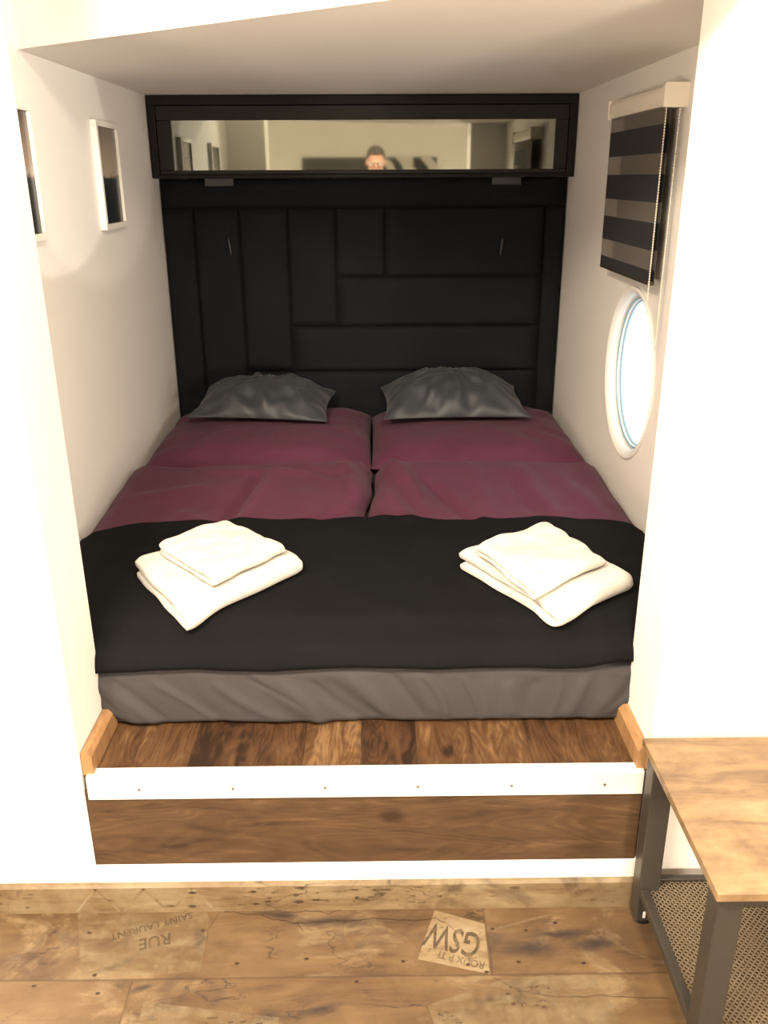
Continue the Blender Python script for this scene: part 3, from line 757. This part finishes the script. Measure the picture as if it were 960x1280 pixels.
o = link('stretcher', box(-.68, .60, -1.749, -1.7352, 1.13, 1.755), M['skirt'], cv); o.matrix_parent_inverse = Matrix.Translation(-Vector(cv.location))

def skin(V, E, sub=2):
    me = bpy.data.meshes.new('s'); me.from_pydata([v[:3] for v in V], E, [])
    ob = bpy.data.objects.new('s', me); C.objects.link(ob); ob.modifiers.new('k', 'SKIN')
    sv = me.skin_vertices[0].data
    for i, v in enumerate(V): sv[i].radius = (v[3], v[4] if len(v) > 4 else v[3])
    sv[0].use_root = True
    u = ob.modifiers.new('u', 'SUBSURF'); u.levels = sub; u.render_levels = sub
    dg = bpy.context.evaluated_depsgraph_get(); ev = ob.evaluated_get(dg); m2 = ev.to_mesh()
    t = bmesh.new(); t.from_mesh(m2); ev.to_mesh_clear(); bpy.data.objects.remove(ob); bpy.data.meshes.remove(me)
    return t
def ell(c, r, rot=None, seg=24):
    t = bmesh.new(); bmesh.ops.create_uvsphere(t, u_segments=seg, v_segments=seg//2, radius=1)
    t.transform(Matrix.Translation(c) @ (rot or Matrix.Identity(4)) @ Matrix.Diagonal((*r, 1))); return t
def fused(name, parts, m, parent, voxel):
    bm = bmesh.new()
    for t in parts: merge(bm, t)
    o = link(name, bm, m, None, True); r = o.modifiers.new('fuse', 'REMESH'); r.mode = 'VOXEL'; r.voxel_size = voxel; r.use_smooth_shade = True
    s = o.modifiers.new('soft', 'SMOOTH'); s.factor = .5; s.iterations = 3
    dg = bpy.context.evaluated_depsgraph_get(); me = bpy.data.meshes.new_from_object(o.evaluated_get(dg)); o.modifiers.clear(); o.data = me
    if not me.materials: me.materials.append(m)
    if parent: o.parent = parent
    return o
M['skinp'] = mat_plain('skin', (.40, .22, .155), .5, 60, .06)
M['hair'] = mat_plain('short_brown_hair', (.022, .015, .011), .6, 160, .4, .6)
M['shirt'] = mat_fabric('dark_grey_cotton', (.04, .042, .048), .85, 600)
M['jeans'] = mat_fabric('blue_denim', (.035, .05, .09), .85, 600)
M['phone'] = mat_plain('black_phone_shell', (.02, .02, .022), .3, 80, .1)
M['shoe'] = mat_fabric('dark_canvas_shoe', (.03, .03, .03), .8, 300)
XP = .02
fw_ = Vector((.00873, .93433, -.35630)); dn_ = Vector((-.0082, -.35624, -.93436)); rt_ = Vector((.99993, -.01108, -.00455)); CAM = Vector((0, 0, 1.59))
pc = CAM + dn_*.055 + rt_*.018 - fw_*.0085          # phone centre
ph_rot = Matrix(((rt_.x, fw_.x, -dn_.x), (rt_.y, fw_.y, -dn_.y), (rt_.z, fw_.z, -dn_.z))).to_4x4()
phone = tag(bpy.data.objects.new('phone', None), 'black phone held up in both hands by the person in the glass', 'phone'); C.objects.link(phone); phone.location = pc
bm = box(-.036, .036, -.004, .004, -.074, .074, .0035); bm.transform(ph_rot); link('body', bm, M['phone'], phone)
bm = box(-.031, .031, -.0046, -.0041, -.068, .068, .0002); bm.transform(ph_rot); link('screen', bm, M['foot'], phone)
V = [(XP, -.43, .99, .15, .11), (XP, -.435, 1.13, .14, .105), (XP, -.44, 1.33, .16, .115), (XP, -.44, 1.46, .13, .085), (XP, -.425, 1.545, .056, .056), (XP, -.41, 1.62, .055, .055)]
E_ = [(i, i+1) for i in range(5)]
hands = []
for s in (-1, 1):
    n = len(V); b = pc + rt_*s*.052 + dn_*.020 - fw_*.012
    V += [(XP+s*.180, -.44, 1.465, .070, .066), (XP+s*.245, -.36, 1.20, .050, .048), (b.x+s*.055, b.y-.075, b.z-.075, .028, .024), (b.x+s*.018, b.y-.02, b.z-.02, .036, .018), (b.x+s*.004, b.y, b.z+.005, .034, .016)]
    E_ += [(3, n), (n, n+1), (n+1, n+2), (n+2, n+3), (n+3, n+4)]
    n = len(V)
    V += [(XP+s*.092, -.43, .90, .098, .100), (XP+s*.105, -.415, .50, .066, .068), (XP+s*.11, -.44, .10, .042, .048), (XP+s*.118, -.36, .045, .042, .034), (XP+s*.122, -.255, .032, .038, .026)]
    E_ += [(0, n), (n, n+1), (n+1, n+2), (n+2, n+3), (n+3, n+4)]
    for k, (L, dz) in enumerate(((.070, .030), (.078, .010), (.072, -.010), (.058, -.028))):      # four fingers curled round the phone's edge
        a = b - dn_*dz; p1 = a + rt_*s*.004 + fw_*.018; p2 = p1 - rt_*s*(L*.30) + fw_*.010; p3 = p2 - rt_*s*(L*.30) - fw_*.001
        hands.append(skin([(*a, .010), (*p1, .0092), (*p2, .0085), (*p3, .0070)], [(0, 1), (1, 2), (2, 3)], 1))
    a = b + dn_*.030 - fw_*.004; p1 = a - rt_*s*.012 - fw_*.010 - dn_*.010; p2 = p1 - rt_*s*.016 - dn_*.020; p3 = p2 - rt_*s*.006 - dn_*.018
    hands.append(skin([(*a, .012), (*p1, .0105), (*p2, .0095), (*p3, .0075)], [(0, 1), (1, 2), (2, 3)], 1))
body = [skin(V, E_)] + hands
hc = Vector((XP, -.385, 1.715))
tilt = Matrix.Rotation(math.radians(-14), 4, 'X')
def H(v): return hc + tilt @ Vector(v)
body += [ell(H((0, -.012, .018)), (.076, .096, .094), tilt), ell(H((0, .020, -.050)), (.060, .066, .070), tilt), ell(H((0, .050, -.092)), (.030, .028, .022), tilt),
         ell(H((0, .094, -.022)), (.011, .017, .026), tilt), ell(H((0, .080, .014)), (.052, .014, .012), tilt), ell(H((0, .086, -.062)), (.024, .010, .009), tilt),
         ell(H((-.077, -.005, -.012)), (.008, .018, .031), tilt), ell(H((.077, -.005, -.012)), (.008, .018, .031), tilt)]
person = fused('person', body, M['skinp'], None, .006)
tag(person, 'short-haired person holding up a phone, mirrored in the cabinet glass', 'person')
fused('hair', [ell(H((0, -.022, .034)), (.081, .094, .090), tilt), ell(H((0, .030, .086)), (.058, .050, .026), tilt)], M['hair'], person, .006)
for s in (-1, 1):
    link('eye', ell(H((s*.031, .078, -.004)), (.012, .010, .008), tilt, 16), M['pvc'], person, True)
def clothe(name, cond, off, m):
    """a garment that follows the body: the body's own surface where cond holds, moved outward and given cloth thickness"""
    bm = bmesh.new(); bm.from_mesh(person.data); bm.normal_update()
    nrm = {v: v.normal.copy() for v in bm.verts}
    bmesh.ops.delete(bm, geom=[v for v in bm.verts if not cond(v.co)], context='VERTS')
    for v in bm.verts: v.co += nrm[v]*(off + .003*nz(v.co.x*14, v.co.y*14, v.co.z*9))
    o = link(name, bm, m, person, True)
    t = o.modifiers.new('cloth', 'SOLIDIFY'); t.thickness = .006; t.offset = -1
    return o
clothe('shirt', lambda c: .93 < c.z < 1.535 and c.y < -.30 and not (abs(c.x-XP) > .175 and c.z < 1.30), .013, M['shirt'])
clothe('trousers', lambda c: .085 < c.z < .99 and (c.z > .14 or c.y < -.36) and not (abs(c.x-XP) > .19), .011, M['jeans'])
for s in (-1, 1):
    fused('shoe', [ell((XP+s*.118, -.36, .045), (.052, .150, .044)), box(XP+s*.118-.05, XP+s*.118+.05, -.50, -.225, .001, .03, .012), ell((XP+s*.112, -.44, .08), (.05, .055, .05))], M['shoe'], person, .007)

# ------------------------------------------------------------------ light, world, camera
w = bpy.data.worlds.new('sky'); bpy.context.scene.world = w; w.use_nodes = True
bg = w.node_tree.nodes['Background']; bg.inputs[0].default_value = (.78, .90, 1.0, 1); bg.inputs[1].default_value = 1.2
def area(loc, power, size, tgt, col=(1, .80, .58), sy=None, spread=180):
    l = bpy.data.lights.new('lamp_or_fill', 'AREA'); l.energy = power; l.size = size; l.color = col; l.spread = math.radians(spread)
    if sy: l.shape = 'RECTANGLE'; l.size_y = sy
    o = bpy.data.objects.new('lamp_or_fill', l); C.objects.link(o); o.location = loc
    o.rotation_euler = (Vector(tgt)-Vector(loc)).to_track_quat('-Z', 'Y').to_euler(); return o
def spot(loc, power, tgt, ang, blend=.3, rad=.03, col=(1, .80, .58)):
    l = bpy.data.lights.new('lamp_or_fill', 'SPOT'); l.energy = power; l.spot_size = math.radians(ang); l.spot_blend = blend; l.shadow_soft_size = rad; l.color = col
    o = bpy.data.objects.new('lamp_or_fill', l); C.objects.link(o); o.location = loc
    o.rotation_euler = (Vector(tgt)-Vector(loc)).to_track_quat('-Z', 'Y').to_euler(); return o
WARM = (1, .84, .65)
area((.35, .15, 2.44), 26, .35, (.2, .9, 0), WARM)
area((-.75, .35, 2.44), 34, .35, (-.5, 1.1, 0), WARM)
area((1.25, -1.0, .95), 22, .4, (-.1, 2.6, 1.85), WARM)  # added low fill with no known fixture, brightens the alcove ceiling
area((-1.25, -1.0, .95), 17, .4, (.1, 2.6, 1.85), WARM)  # matching added fill on the left, also aimed up at the alcove ceiling
spot((1.2, -.2, 1.75), 66, (-.885, 2.50, 1.70), 12.5, .12, .01, (1, .90, .78))
spot((1.25, .0, 1.80), 30, (-.885, 2.95, 1.66), 13, .2, .01, (1, .90, .78))

cam = bpy.data.cameras.new('camera'); cam.sensor_fit = 'VERTICAL'; cam.sensor_height = 36; cam.sensor_width = 27; cam.lens = 1096.33*36/1280
cam.clip_start = .02
co = bpy.data.objects.new('camera', cam); C.objects.link(co)
R = ((.9999282734161471, -.008198622345045845, .008731014525598983), (-.011079087203418185, -.35623526546375395, .934330610365896), (-.004549928542511514, -.9343603256943287, -.3563005471770229))
mw = Matrix(((R[0][0], -R[0][1], -R[0][2], 0), (R[1][0], -R[1][1], -R[1][2], 0), (R[2][0], -R[2][1], -R[2][2], 1.59), (0, 0, 0, 1)))
co.matrix_world = mw
sc = bpy.context.scene; sc.camera = co
sc.view_settings.view_transform = 'Standard'; sc.view_settings.look = 'None'; sc.view_settings.gamma = 1; sc.view_settings.use_curve_mapping = False
sc.view_settings.exposure = 1.6
